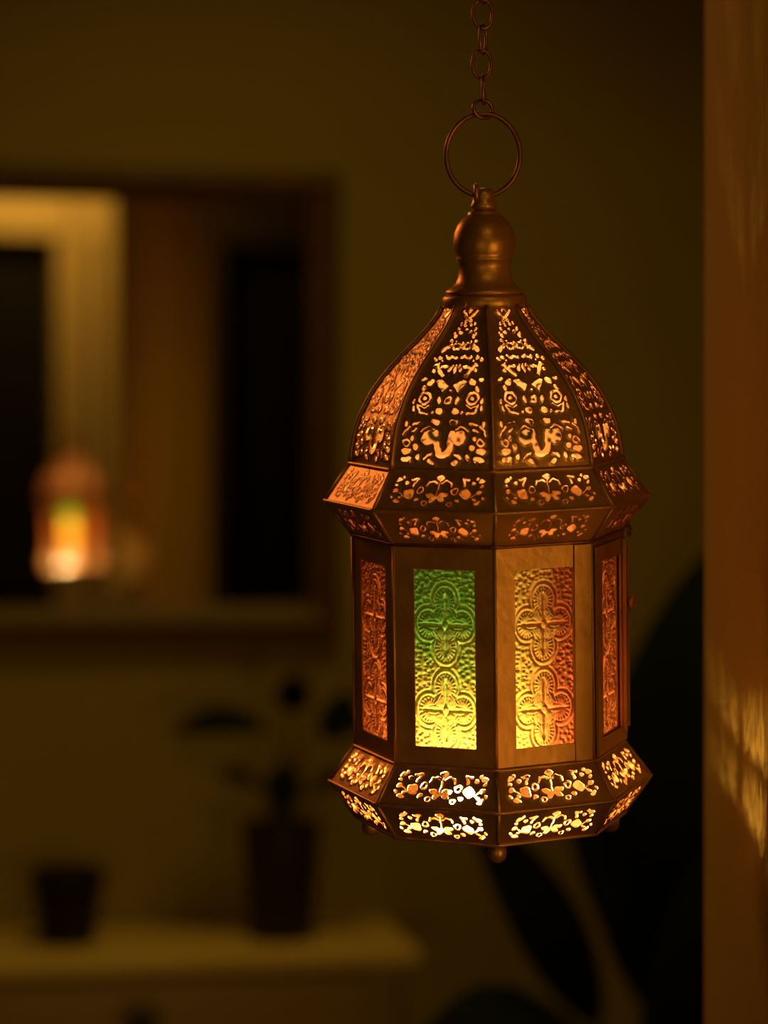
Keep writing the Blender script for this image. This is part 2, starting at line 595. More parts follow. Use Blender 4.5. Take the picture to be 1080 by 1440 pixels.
# big dark plant between the mirror wall and the near wall end
PX, PY = 0.235, 2.22
p = empty('tall_plant', (PX, PY, 0))
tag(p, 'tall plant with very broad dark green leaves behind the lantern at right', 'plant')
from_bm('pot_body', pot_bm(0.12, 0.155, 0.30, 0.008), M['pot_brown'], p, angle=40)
bm = bmesh.new()
add_lathe(bm, [(0.138, 0.272), (0.139, 0.276), (0.07, 0.282), (0.001, 0.284)], 32)
from_bm('soil', bm, M['soil'], p, smooth=True)


def big(sx, sz, dy=0.0):
    """offset from the plant's base, sx and sz measured on the plane through its stem"""
    return Vector((sx - PX, dy, sz))


# (stem foot, stem top = leaf base, leaf tip, width, bend, facing)
BL = [
    (big(0.225, 0.28), big(0.262, 0.86, 0.00), big(0.300, 1.30, 0.02), 0.178, 0.05, (-0.25, -1, 0.25)),     # great upright leaf
    (big(0.240, 0.28), big(0.330, 0.84, 0.05), big(0.168, 1.07, -0.02), 0.100, 0.03, (-0.1, -1, 0.2)),      # second, in front, lower
    (big(0.255, 0.28), big(0.300, 0.76, -0.03), big(0.286, 1.03, -0.06), 0.150, 0.03, (0.1, -1, 0.1)),      # low leaf filling down to the edge
    (big(0.215, 0.28), big(0.196, 0.868, -0.02), big(0.074, 1.080, -0.05), 0.070, 0.02, (0.2, -1, 0.35)),   # slanting leaf
    (big(0.205, 0.28), big(0.180, 0.868, -0.04), big(0.012, 0.846, -0.12), 0.095, 0.040, (-0.1, -0.75, 1)),  # low leaf arching left
    (big(0.230, 0.28), big(0.330, 0.74, 0.02), big(0.370, 1.06, 0.06), 0.17, 0.03, (-0.1, -1, 0.2)),
]
for foot, top, tip, w, bd, fc in BL:
    bm = bmesh.new()
    mid = foot.lerp(top, 0.55) + Vector((0.01, 0.02, 0))
    pts = []
    for i in range(11):
        t = i / 10
        pts.append((1 - t) ** 2 * foot + 2 * t * (1 - t) * mid + t * t * top)
    add_tube(bm, pts, [0.009 - 0.0045 * i / 10 for i in range(11)], 10)
    from_bm('stem', bm, M['stem'], p, smooth=True)
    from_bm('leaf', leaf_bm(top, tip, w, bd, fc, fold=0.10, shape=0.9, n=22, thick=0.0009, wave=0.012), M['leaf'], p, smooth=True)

# ------------------------------------------------------------------ the lantern
AX = Vector((0.0152, 0.0926, -0.99558736))      # it hangs a few degrees off plumb, top towards the camera
BASE = Vector((0.0443868, 1.00757128, 1.2181267))
zl = -AX
xl = Vector((1, 0, 0))
xl = (xl - xl.dot(zl) * zl).normalized()
yl = zl.cross(xl)
LM = Matrix(((xl.x, yl.x, zl.x, BASE.x), (xl.y, yl.y, zl.y, BASE.y), (xl.z, yl.z, zl.z, BASE.z), (0, 0, 0, 1)))
lan = empty('hanging_lantern')
lan.matrix_world = LM
tag(lan, 'octagonal pierced copper lantern with coloured glass panes, glowing on a chain', 'lantern')
SPIN = 0.5
C22, S22 = math.cos(R(22.5)), math.sin(R(22.5))


class Field:
    """a pierced pattern: positive inside a hole, lengths in pattern units"""

    def __init__(self):
        self.sh = []

    def e(self, x, y, rx, ry=None, rot=0.0, mirror=True):
        self.sh.append(('e', x, y, rx, ry or rx, R(rot), mirror))
        return self

    def ring(self, x, y, r, w, ry=None, mirror=True):
        self.sh.append(('r', x, y, r, w, ry or r, mirror))
        return self

    def s(self, pts, w, mirror=True):
        self.sh.append(('s', pts, w, mirror))
        return self

    def poly(self, pts, mirror=True):
        self.sh.append(('p', pts, mirror))
        return self

    def __call__(self, X, Y, seed=0):
        # a little hand-made irregularity
        X0 = X + 4.0 * np.sin(Y * 0.043 + 1.3 + seed) + 2.5 * np.sin(Y * 0.11 + X * 0.05)
        Y0 = Y + 3.5 * np.sin(X * 0.05 + 0.7 + seed) + 2.5 * np.sin(X * 0.12 - Y * 0.06)
        out = np.full(X.shape, -1e3)
        for s in self.sh:
            for sg in ((1, -1) if s[-1] else (1,)):
                x, y = X0 * sg, Y0
                if s[0] == 'e':
                    _, cx, cy, rx, ry, rot, _m = s
                    dx, dy = x - cx, y - cy
                    c, n = math.cos(rot), math.sin(rot)
                    a, b = (dx * c + dy * n) / rx, (-dx * n + dy * c) / ry
                    f = (1 - np.sqrt(a * a + b * b + 1e-9)) * min(rx, ry)
                elif s[0] == 'r':
                    _, cx, cy, r, w, ry, _m = s
                    d = np.sqrt((x - cx) ** 2 + ((y - cy) * r / ry) ** 2)
                    f = w / 2 - np.abs(d - r + w / 2)
                elif s[0] == 's':
                    _, pts, w, _m = s
                    f = np.full(X.shape, -1e3)
                    for (ax, ay), (bx, by) in zip(pts, pts[1:]):
                        vx, vy = bx - ax, by - ay
                        t = np.clip(((x - ax) * vx + (y - ay) * vy) / (vx * vx + vy * vy), 0, 1)
                        f = np.maximum(f, w / 2 - np.hypot(x - ax - t * vx, y - ay - t * vy))
                else:
                    _, pts, _m = s
                    f = np.full(X.shape, 1e3)
                    for (ax, ay), (bx, by) in zip(pts, pts[1:] + pts[:1]):
                        L = math.hypot(bx - ax, by - ay)
                        f = np.minimum(f, ((x - ax) * (by - ay) - (y - ay) * (bx - ax)) / L * POLY_SIGN)
                out = np.maximum(out, f)
        return out


POLY_SIGN = 1.0

# scrollwork of the dome petals (y downwards, x from the middle line)
PET = Field()
PET.e(292, 1328, 46, 19, 8).e(300, 1266, 40, 24).ring(297, 1200, 32, 15).e(226, 1238, 22, 24, 30).e(200, 1312, 15, 26, -20)
PET.s([(150, 1325), (120, 1300), (97, 1290)], 17).e(96, 1352, 30, 17, -25).s([(255, 1345), (262, 1352)], 10)
PET.s([(66, 1125), (60, 1180), (52, 1235), (34, 1285), (0, 1300)], 48).e(124, 1165, 54, 56).s([(190, 1110), (160, 1086), (118, 1078), (88, 1098)], 13)
PET.s([(330, 1140), (318, 1105), (280, 1075)], 15).s([(255, 1062), (200, 1046)], 17).s([(262, 1118), (226, 1096)], 13).e(250, 1170, 14, 20).e(310, 1055, 14, 22)
PET.e(72, 1040, 34, 22, -6)
PET.e(66, 950, 30, 25).s([(243, 905), (222, 962), (160, 972)], 17).e(118, 965, 12).e(272, 930, 10, 26, 12)
PET.ring(0, 865, 31, 19, mirror=False).e(72, 862, 15, 31, 10).ring(192, 846, 52, 17, 56).e(190, 846, 16).e(272, 872, 12, 22).s([(150, 905), (190, 922), (232, 905)], 10)
PET.poly([(18, 742), (62, 795), (128, 705), (82, 690)]).e(168, 712, 34, 24, 35).e(214, 765, 14, 28, -25).e(228, 690, 26, 12, 20)
PET.e(0, 785, 12, 10, mirror=False)
PET.e(0, 600, 13, 42, mirror=False).e(38, 592, 15, 34, -22).e(82, 578, 28, 13, 8).s([(152, 570), (128, 612), (96, 655)], 30).e(168, 612, 16).e(160, 560, 26, 10, 30).e(112, 585, 12)
PET.s([(20, 500), (50, 488), (84, 506), (100, 490)], 24).e(150, 500, 18).e(186, 512, 14, 20, 20).e(126, 530, 10)
PET.ring(44, 396, 34, 16).e(0, 388, 14, 30, mirror=False).e(96, 398, 14, 28, -20).e(132, 425, 17, 32, -30).e(20, 420, 12)
PET.e(98, 350, 17, 15).e(74, 306, 15, 22, -15).e(60, 352, 9)
PET.e(0, 250, 13, mirror=False).e(40, 272, 17).e(68, 244, 13, 18).e(22, 208, 13, 17).e(84, 282, 10, 14)
PET.ring(18, 172, 17, 12).e(54, 196, 11, 15)
PET.s([(52, 85), (26, 130), (6, 145)], 22).e(8, 90, 12, 18)

# scrollwork of the slanted bands
BAND = Field()
BAND.e(0, -80, 26, 20, mirror=False).s([(0, -60), (0, 20)], 13, mirror=False).s([(12, -46), (40, -66), (62, -60), (74, -34)], 15)
BAND.e(36, 26, 36, 17, -22).e(27, 52, 26, 17, 28).e(0, 38, 15, mirror=False)
BAND.ring(98, -2, 25, 14).e(163, 18, 34).e(116, 58, 20, 13, 25).ring(72, 74, 21, 12, 17)
BAND.s([(238, 4), (215, 14), (196, 34)], 12).e(240, 4, 20, 17).e(214, 44, 16, 11, 40).e(232, 68, 24, 14, -20)
BAND.e(236, -64, 24, 15, 20).e(192, -52, 14).s([(164, -72), (128, -72), (146, -46), (146, -30)], 19).e(214, -84, 12).e(262, 40, 10, 16)
BAND.e(246, -34, 12)


def cut_plate(name, ns, nt, pos, nor, fld, scale, thick, emboss=0.00025, smooth=False, shrink=0.0):
    """sheet metal over (s in -1..1, t in 0..1) with real holes where fld > 0; outer and inner skins and hole walls"""
    S = np.linspace(-1, 1, ns)
    T = np.linspace(0, 1, nt)
    g = np.empty((nt, ns))
    P = np.empty((nt, ns, 3))
    Nn = np.empty((nt, ns, 3))
    X = np.empty((nt, ns))
    Y = np.empty((nt, ns))
    for j, t in enumerate(T):
        P[j] = np.array([pos(s, t) for s in S])
        Nn[j] = nor(t)
        X[j], Y[j] = scale(P[j], t)
    Fv = fld(X, Y) - shrink
    edge = np.zeros((nt, ns), bool)
    edge[0] = edge[-1] = True
    edge[:, 0] = edge[:, -1] = True
    Fv[edge] = -50
    g = -Fv
    emb = emboss * np.exp(-((Fv + 2.0) / 9.0) ** 2)
    Pout = P + Nn * emb[..., None]
    Pin = P - Nn * thick
    vo, vi, idx = [], [], {}

    def vid(key, a, b=None, w=0.0):
        if key in idx:
            return idx[key]
        if b is None:
            po, pi = Pout[a], Pin[a]
        else:
            po = Pout[a] * (1 - w) + Pout[b] * w
            pi = Pin[a] * (1 - w) + Pin[b] * w
        vo.append(po)
        vi.append(pi)
        idx[key] = len(vo) - 1
        return idx[key]

    polys = []
    for j in range(nt - 1):
        for i in range(ns - 1):
            cs = ((j, i), (j, i + 1), (j + 1, i + 1), (j + 1, i))
            vals = [g[c] for c in cs]
            if max(vals) <= 0:
                continue
            poly = []
            for k in range(4):
                a, b = cs[k], cs[(k + 1) % 4]
                fa, fb = vals[k], vals[(k + 1) % 4]
                if fa > 0:
                    poly.append(vid(a, a))
                if (fa > 0) != (fb > 0):
                    if a < b:
                        poly.append(vid((a, b), a, b, fa / (fa - fb)))
                    else:
                        poly.append(vid((b, a), b, a, fb / (fb - fa)))
            if len(poly) >= 3:
                polys.append(poly)
    cnt = {}
    for pl in polys:
        for a, b in zip(pl, pl[1:] + pl[:1]):
            cnt[(a, b)] = cnt.get((a, b), 0) + 1
    walls = [(a, b) for (a, b) in cnt if (b, a) not in cnt]
    n = len(vo)
    verts = list(vo) + list(vi)
    faces = [tuple(pl) for pl in polys] + [tuple(q + n for q in pl[::-1]) for pl in polys]
    mi = [0] * len(polys) + [1] * len(polys)
    wmap = {}
    for a, b in walls:
        q = []
        for v in (a, b, b + n, a + n):
            if v not in wmap:
                wmap[v] = len(verts)
                verts.append(verts[v])
            q.append(wmap[v])
        faces.append((q[1], q[0], q[3], q[2]))
        mi.append(0)
    me = bpy.data.meshes.new(name)
    me.from_pydata([tuple(v) for v in verts], [], faces)
    me.polygons.foreach_set('material_index', mi)
    me.polygons.foreach_set('use_smooth', [smooth] * len(faces))
    me.update()
    me.materials.append(M['brass'])
    me.materials.append(M['tin'])
    return me


def eight(name, me, mats=None):
    res = []
    for k in range(8):
        o = link_obj(name, me, (), lan)
        o.rotation_euler = (0, 0, R(SPIN + 22.5 + 45 * k))
        res.append(o)
    return res


PXM = 3400.0      # pattern drawings are in steps of 1/3400 m
# --- dome: profile of the ribs (radius, height)
DOME = [(0.0558, 0.1477), (0.0552, 0.1530), (0.0541, 0.1590), (0.0520, 0.1662), (0.0462, 0.1772), (0.0400, 0.1850), (0.0338, 0.1915), (0.0282, 0.1970), (0.0232, 0.2022), (0.0196, 0.2066), (0.0172, 0.2112)]
_z = np.array([p[1] for p in DOME])
_r = np.array([p[0] for p in DOME])
_d = np.concatenate([[0], np.cumsum(np.hypot(np.diff(_r), np.diff(_z)))])


def smooth_interp(t):
    """profile at arclength share t, softened"""
    acc_r = acc_z = 0.0
    for o, w in ((-0.045, 0.15), (-0.022, 0.2), (0, 0.3), (0.022, 0.2), (0.045, 0.15)):
        s = min(max(t + o * min(1, 12 * min(t, 1 - t)), 0), 1) * _d[-1]
        acc_r += w * float(np.interp(s, _d, _r))
        acc_z += w * float(np.interp(s, _d, _z))
    return acc_r, acc_z


def dome_pos(s, t):
    r, z = smooth_interp(t)
    return (s * r * S22 * 0.995, -r * C22, z)


def dome_nor(t):
    r0, z0 = smooth_interp(max(t - 0.01, 0))
    r1, z1 = smooth_interp(min(t + 0.01, 1))
    dr, dz = (r1 - r0) * C22, z1 - z0
    n = np.array([0.0, -dz, -dr])
    return n / np.linalg.norm(n)


def dome_scale(P, t):
    x = P[:, 0] * PXM * 6 * 0.94
    yv = P[:, 2] * 0.974 + P[:, 1] * 0.228          # as seen a little from above
    y0 = 0.1477 * 0.974 - 0.0558 * C22 * 0.228
    y1 = 0.2112 * 0.974 - 0.0172 * C22 * 0.228
    return x, 1415 - (yv - y0) / (y1 - y0) * (1415 - 45)


eight('dome_panel', cut_plate('dome_panel', 181, 281, dome_pos, dome_nor, PET, dome_scale, 0.0005, 0.00022, smooth=True))

# --- slanted bands
BANDS = {
    'upper_band': ((0.0561, 0.1477), (0.0667, 0.1325), 0.92),
    'upper_under_band': ((0.0667, 0.1322), (0.0557, 0.1183), 0.80),
    'lower_band': ((0.0561, 0.0300), (0.0669, 0.0153), 0.92),
    'lower_under_band': ((0.0669, 0.0150), (0.0563, 0.0000), 0.86),
}
for nm, ((ra, za), (rb, zb), fill) in BANDS.items():
    def bpos(s, t, ra=ra, za=za, rb=rb, zb=zb):
        r = ra + (rb - ra) * t
        return (s * r * S22 * 0.994, -r * C22, za + (zb - za) * t)

    def bnor(t, ra=ra, za=za, rb=rb, zb=zb):
        n = np.array([0.0, -(za - zb), (rb - ra) * C22])
        return n / np.linalg.norm(n)

    def bscale(P, t, ra=ra, rb=rb, fill=fill):
        half = 0.0610 * S22 * 0.94
        return P[:, 0] / half * 300 / fill * 0.93, (t - 0.5) * 2 * 128
    eight(nm, cut_plate(nm, 191, 91, bpos, bnor, BAND, bscale, 0.0005, 0.00018, shrink=3.2 if nm.startswith('upper') else 1.0))
    # --- folded seams along the corners of every band
    bm = bmesh.new()
    a = Vector((0, -ra, za))
    b = Vector((0, -rb, zb))
    add_tube(bm, [a, a.lerp(b, 0.5), b], 0.0007, 8)
    me_s = from_bm('corner_seam', bm, M['brass'], lan, smooth=True)
    me_s.rotation_euler = (0, 0, R(SPIN))
    for k in range(1, 8):
        c = me_s.copy()
        c.rotation_euler = (0, 0, R(SPIN + 45 * k))
        COL.objects.link(c)

# --- ribs over the dome's corners
bm = bmesh.new()
pts = []
for i in range(25):
    r, z = smooth_interp(i / 24)
    pts.append((0, -r - 0.0002, z))
add_tube(bm, pts, 0.0010, 10)
rib = from_bm('dome_rib', bm, M['brass'], lan, smooth=True)
rib.rotation_euler = (0, 0, R(SPIN))
for k in range(1, 8):
    c = rib.copy()
    c.rotation_euler = (0, 0, R(SPIN + 45 * k))
    COL.objects.link(c)


def octagon_tube(name, r, z, rad, mat=None):
    bm = bmesh.new()
    pts = []
    for k in range(8):
        a0, a1 = R(SPIN + 45 * k), R(SPIN + 45 * (k + 1))
        p0 = Vector((math.sin(a0) * r, -math.cos(a0) * r, z))
        p1 = Vector((math.sin(a1) * r, -math.cos(a1) * r, z))
        pts += [p0.lerp(p1, f) for f in (0.0, 0.04, 0.5, 0.96)]
    add_tube(bm, pts, rad, 8, closed=True)
    return from_bm(name, bm, mat or M['brass'], lan, smooth=True)


octagon_tube('dome_foot_rim', 0.0563, 0.1476, 0.0009)
octagon_tube('upper_edge_rim', 0.0668, 0.1324, 0.0008)
octagon_tube('body_top_rim', 0.0559, 0.1181, 0.0008, M['brass_dark'])
octagon_tube('body_foot_rim', 0.0563, 0.0299, 0.0008)
octagon_tube('lower_edge_rim', 0.0670, 0.0152, 0.0008)
octagon_tube('bottom_rim', 0.0565, 0.0000, 0.0008)

# --- body: eight framed side plates
Z0, Z1 = 0.0302, 0.1178
GZ0, GZ1 = 0.0378, 0.1086
GW = 0.0128           # half width of a pane opening
RB0, RB1 = 0.0560, 0.0556


def side_plate_bm(half_w_fac=0.996, gw=GW, gz=(GZ0, GZ1), z=(Z0, Z1), out=0.0, thick=0.0008):
    bm = bmesh.new()

    def P(x, zz, dy):
        r = RB0 + (RB1 - RB0) * (zz - Z0) / (Z1 - Z0)
        return Vector((x, -r * C22 - out + dy, zz))
    hw0 = RB0 * S22 * half_w_fac
    hw1 = RB1 * S22 * half_w_fac
    o = [(-hw0, z[0]), (hw0, z[0]), (hw1, z[1]), (-hw1, z[1])]
    i = [(-gw, gz[0]), (gw, gz[0]), (gw, gz[1]), (-gw, gz[1])]
    L = {}
    for nm, ring, dy in (('of', o, 0), ('if', i, 0.0), ('ob', o, thick), ('ib', i, thick)):
        L[nm] = [bm.verts.new(P(x, zz, dy)) for x, zz in ring]
    for k in range(4):
        n = (k + 1) % 4
        bm.faces.new((L['of'][k], L['of'][n], L['if'][n], L['if'][k]))
        bm.faces.new((L['ob'][n], L['ob'][k], L['ib'][k], L['ib'][n]))
        bm.faces.new((L['if'][k], L['if'][n], L['ib'][n], L['ib'][k]))
        bm.faces.new((L['of'][n], L['of'][k], L['ob'][k], L['ob'][n]))
    return bm


sp = from_bm('side_plate', side_plate_bm(), M['brass'], lan)
sp.rotation_euler = (0, 0, R(SPIN + 22.5))
for k in range(1, 8):
    c = sp.copy()
    c.rotation_euler = (0, 0, R(SPIN + 22.5 + 45 * k))
    COL.objects.link(c)

# corner posts of the body: a slim fold at each corner
bm = bmesh.new()
add_tube(bm, [(0, -RB0 - 0.0001, Z0), (0, -(RB0 + RB1) / 2 - 0.0001, (Z0 + Z1) / 2), (0, -RB1 - 0.0001, Z1)], 0.00055, 8)
cp = from_bm('corner_fold', bm, M['brass'], lan, smooth=True)
cp.rotation_euler = (0, 0, R(SPIN))
for k in range(1, 8):
    c = cp.copy()
    c.rotation_euler = (0, 0, R(SPIN + 45 * k))
    COL.objects.link(c)


# --- pressed glass panes with two quatrefoils
def pane_relief(X, Z):
    """height of the pressed pattern; X in -1..1 half widths, Z in half widths from the pane's foot"""
    rng = np.random.RandomState(4)
    Hh = (GZ1 - GZ0) / GW
    out = np.zeros(X.shape)
    best = np.full(X.shape, 9.0)

    def line(d, w):
        return np.exp(-(d / w) ** 2)
    for cz in (Hh * 0.685, Hh * 0.215):
        x, y = X, (Z - cz) / 1.32
        lob = np.hypot(x, y) - 0.57
        for ox, oy in ((0, 0.54), (0, -0.54), (0.53, 0), (-0.53, 0)):
            lob = np.minimum(lob, np.hypot(x - ox, y - oy) - 0.44)
        best = np.minimum(best, lob)
        lang = np.where(np.abs(x) > np.abs(y), np.arctan2(y, np.abs(x) - 0.5), np.arctan2(x, np.abs(y) - 0.52))
        h = 1.0 * line(lob, 0.035) + 0.75 * line(lob + 0.12, 0.024)
        # beaded ring inside the outline
        bead = 0.5 + 0.5 * np.cos(lang * 20)
        h += 0.85 * line(lob + 0.185, 0.045) * bead
        # petals: an outlined oval in each lobe with a central bar
        for k in range(4):
            a = k * math.pi / 2
            u = x * math.cos(a) + y * math.sin(a)
            v = -x * math.sin(a) + y * math.cos(a)
            ov = np.hypot((u - 0.38) / 0.24, v / 0.105) - 1
            h += 0.30 * line(ov * 0.12, 0.022)
            bar = np.hypot(np.clip(np.abs(u - 0.42) - 0.27, 0, None), v)
            h += 1.25 * line(bar, 0.036)
        rr = np.hypot(x, y)
        h += 0.8 * line(rr - 0.10, 0.03)
        w = 1 / (1 + np.exp((lob - 0.06) * 60))
        out += h * w
    # pebbled ground outside the motifs
    gx, gz = 15, 38
    jx = rng.rand(gz + 2, gx + 2)
    jz = rng.rand(gz + 2, gx + 2)
    cx = (X + 1) / 2 * gx
    czz = Z / Hh * gz
    ci, cj = np.floor(cx).astype(int), np.floor(czz).astype(int)
    dmin = np.full(X.shape, 9.0)
    for di in (-1, 0, 1):
        for dj in (-1, 0, 1):
            ii = np.clip(ci + di, -1, gx) + 1
            jj = np.clip(cj + dj, -1, gz) + 1
            dmin = np.minimum(dmin, np.hypot(cx - (ii - 1 + jx[jj, ii]), czz - (jj - 1 + jz[jj, ii])))
    peb = np.exp(-(dmin / 0.42) ** 2)
    out += 0.75 * peb / (1 + np.exp(-(best - 0.09) * 40))
    out += 0.22 * peb
    return out


def pane_mesh():
    nx, nz = 113, 285
    xs = np.linspace(-1, 1, nx)
    zs = np.linspace(0, (GZ1 - GZ0) / GW, nz)
    X, Z = np.meshgrid(xs, zs)
    H = pane_relief(X, Z)
    gw, dz = GW + 0.0008, 0.0008
    px = X * gw
    pz = GZ0 - dz + Z / Z.max() * (GZ1 - GZ0 + 2 * dz)
    rr = RB0 + (RB1 - RB0) * (pz - Z0) / (Z1 - Z0)
    py = -rr * C22 + 0.0013 - 0.00075 * H
    front = np.stack([px, py, pz], -1).reshape(-1, 3)
    back = np.stack([px, -rr * C22 + 0.0022, pz], -1).reshape(-1, 3)
    verts = [tuple(v) for v in front]
    faces, mi = [], []
    for j in range(nz - 1):
        for i in range(nx - 1):
            a = j * nx + i
            faces.append((a, a + 1, a + nx + 1, a + nx))
            mi.append(0)
    ring = [i for i in range(nx)] + [j * nx + nx - 1 for j in range(1, nz)] + [(nz - 1) * nx + i for i in range(nx - 2, -1, -1)] + [j * nx for j in range(nz - 2, 0, -1)]
    nb = len(verts)
    corners = [0, nx - 1, nz * nx - 1, (nz - 1) * nx]
    rv = []
    for q in ring:
        rv.append(len(verts))
        verts.append(tuple(back[q]))
    faces.append(tuple(rv[::-1]))
    mi.append(1)
    for k in range(len(ring)):
        n = (k + 1) % len(ring)
        faces.append((ring[n], ring[k], rv[k], rv[n]))
        mi.append(1)
    me = bpy.data.meshes.new('glass_pane')
    me.from_pydata(verts, [], faces)
    me.polygons.foreach_set('material_index', mi)
    me.polygons.foreach_set('use_smooth', [True if q == 0 else False for q in mi])
    me.update()
    at = me.attributes.new('relief', 'FLOAT', 'POINT')
    vals = np.zeros(len(verts))
    vals[:nx * nz] = np.clip(H * 0.75 - 0.2, 0, 0.75).ravel()
    at.data.foreach_set('value', vals)
    me.materials.append(M['glass_green'])
    me.materials.append(M['glass_back'])
    return me


pm = pane_mesh()
PANE = {0: 'glass_red_glow', 1: 'glass_red', 2: 'glass_red', 3: 'glass_amber', 4: 'glass_rear_glow', 5: 'glass_amber', 6: 'glass_red', 7: 'glass_green'}
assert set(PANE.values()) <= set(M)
PLAB = {'glass_red_glow': 'red pressed glass pane, yellow green inner light tinted in at left', 'glass_red': 'red pressed glass pane',
        'glass_amber': 'brown amber pressed glass pane', 'glass_rear_glow': 'green pressed glass pane, amber candle glow tinted in below', 'glass_green': 'green pressed glass pane, yellow candle glow tinted in below, with two quatrefoils'}
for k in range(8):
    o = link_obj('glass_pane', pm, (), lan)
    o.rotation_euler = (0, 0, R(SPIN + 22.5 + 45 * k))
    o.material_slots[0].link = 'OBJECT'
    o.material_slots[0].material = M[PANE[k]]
    o['label'] = PLAB[PANE[k]]

# --- the door on the right-hand side, standing proud of the body, with its rims, latch and hinge strip
dr = empty('lantern_door', (0, 0, 0), (0, 0, R(SPIN + 67.5)), lan)
bm = side_plate_bm(0.93, GW + 0.0006, (GZ0 - 0.0006, GZ1 + 0.0006), (Z0 + 0.0012, Z1 - 0.0022), out=0.0018, thick=0.0010)
from_bm('door_frame', bm, M['brass'], dr)
bm = bmesh.new()
yy = -RB0 * C22 - 0.0026
for x0, x1, z0, z1 in ((0.0143, 0.0155, 0.0350, 0.1150), (0.0178, 0.0190, 0.0370, 0.1120)):
    add_box(bm, (x0, yy - 0.0008, z0), (x1, yy + 0.0010, z1), bevel=0.0003)
from_bm('door_rim', bm, M['brass'], dr)
bm = bmesh.new()
add_lathe(bm, [(0.0012, 0), (0.0012, 0.0008), (0.0026, 0.0014), (0.0030, 0.0026), (0.0020, 0.0038), (0.0003, 0.0041)], 16,
          Matrix.Translation((0.0175, yy, 0.089)) @ Matrix.Rotation(R(90), 4, 'X'))
from_bm('latch_knob', bm, M['brass'], dr, smooth=True)
bm = bmesh.new()
pts = [(0.0176 + 0.0022 * math.cos(2 * math.pi * k / 16), yy - 0.0012, 0.1185 + 0.0022 * math.sin(2 * math.pi * k / 16)) for k in range(16)]
add_tube(bm, pts, 0.0005, 6, closed=True)
from_bm('latch_loop', bm, M['brass_dark'], dr, smooth=True)

bm = bmesh.new()
yy = -RB0 * C22
add_box(bm, (0.0131, yy - 0.0006, Z0 + 0.0003), (0.0208, yy + 0.0002, Z1 - 0.0005), bevel=0.0002)
hs = from_bm('hinge_strip', bm, M['brass'], lan)
hs.rotation_euler = (0, 0, R(SPIN + 22.5))

# --- floor plate inside, feet, collar, finial, loop and ring
bm = bmesh.new()
pts0, pts1 = [], []
for k in range(8):
    a = R(SPIN + 45 * k)
    for lst, z in ((pts0, -0.0002), (pts1, 0.0006)):
        lst.append(bm.verts.new((math.sin(a) * 0.0556, -math.cos(a) * 0.0556, z)))
bm.faces.new(pts0)
bm.faces.new(pts1)
for k in range(8):
    n = (k + 1) % 8
    bm.faces.new((pts0[k], pts0[n], pts1[n], pts1[k]))
from_bm('floor_plate', bm, M['tin'], lan)
for k in range(4):
    a = R(SPIN + 90 * k)
    bm = bmesh.new()
    add_lathe(bm, [(0.0016, 0.0008), (0.0026, -0.0006), (0.0036, -0.0022), (0.0039, -0.0042), (0.0035, -0.0064), (0.0020, -0.0080), (0.0002, -0.0085)], 20,
              Matrix.Translation((math.sin(a) * 0.0500, -math.cos(a) * 0.0500, 0)))
    from_bm('ball_foot', bm, M['brass'], lan, smooth=True)

bm = bmesh.new()
add_lathe(bm, [(0.0150, 0.2098), (0.0166, 0.2104), (0.0172, 0.2114), (0.0172, 0.2142), (0.0166, 0.2154), (0.0150, 0.2158)], 48)
from_bm('collar', bm, M['brass'], lan, angle=50)
bm = bmesh.new()
add_lathe(bm, [(0.0157, 0.2157), (0.0160, 0.2166), (0.0157, 0.2176), (0.0138, 0.2186), (0.0118, 0.2205), (0.0108, 0.2228), (0.0104, 0.2262), (0.0107, 0.2290),
               (0.0114, 0.2297), (0.0116, 0.2303), (0.0113, 0.2309), (0.0118, 0.2322), (0.01255, 0.2350), (0.01265, 0.2375), (0.0121, 0.2410), (0.0108, 0.2440),
               (0.0090, 0.2464), (0.0070, 0.2478), (0.0064, 0.2484), (0.0064, 0.2491), (0.0054, 0.2496), (0.0034, 0.2500)], 48)
from_bm('finial', bm, M['brass'], lan, smooth=True)
bm = bmesh.new()
add_lathe(bm, [(0.0034, 0.2494), (0.0050, 0.2504), (0.0054, 0.2518), (0.0046, 0.2534), (0.0043, 0.2548), (0.0046, 0.2562), (0.0040, 0.2578), (0.0024, 0.2588), (0.0003, 0.2591)], 24)
pts = []
for k in range(18):
    a = 2 * math.pi * k / 18
    pts.append((-0.0030, 0.0030 * math.cos(a), 0.2566 + 0.0034 * math.sin(a)))
add_tube(bm, pts, 0.0011, 8, closed=True)
from_bm('finial_loop', bm, M['brass'], lan, smooth=True)
RC, RRX, RRZ = 0.2722, 0.0150, 0.0166
bm = bmesh.new()
add_tube(bm, [(RRX * math.cos(2 * math.pi * k / 64), 0.0, RC + RRZ * math.sin(2 * math.pi * k / 64)) for k in range(64)], 0.0010, 12, closed=True)
from_bm('hanging_ring', bm, M['brass_dark'], lan, smooth=True)

# --- the candle inside
cn = empty('tea_light')
cn.matrix_world = LM @ Matrix.Translation((FLAME[0], FLAME[1], 0.0007))
tag(cn, 'small glowing tea light burning inside the lantern behind the green pane', 'candle')
bm = bmesh.new()
add_lathe(bm, [(0.0095, 0), (0.0098, 0.0006), (0.0096, 0.0024), (0.0090, 0.0029), (0.004, 0.0030), (0.001, 0.0030)], 32)
from_bm('wax_body', bm, M['wax'], cn, angle=40)
bm = bmesh.new()
add_lathe(bm, [(0.0020, 0.0030), (0.0038, 0.0040), (0.0043, 0.0060), (0.0036, 0.0085), (0.0018, 0.0116), (0.0001, 0.0135)], 16)
from_bm('flame', bm, M['flame'], cn, smooth=True)
bm = bmesh.new()
sh = []
for k in range(9):
    a = R(192.6 - 40 + 10 * k)
    sh.append((0.0105 * math.sin(a), -0.0105 * math.cos(a)))
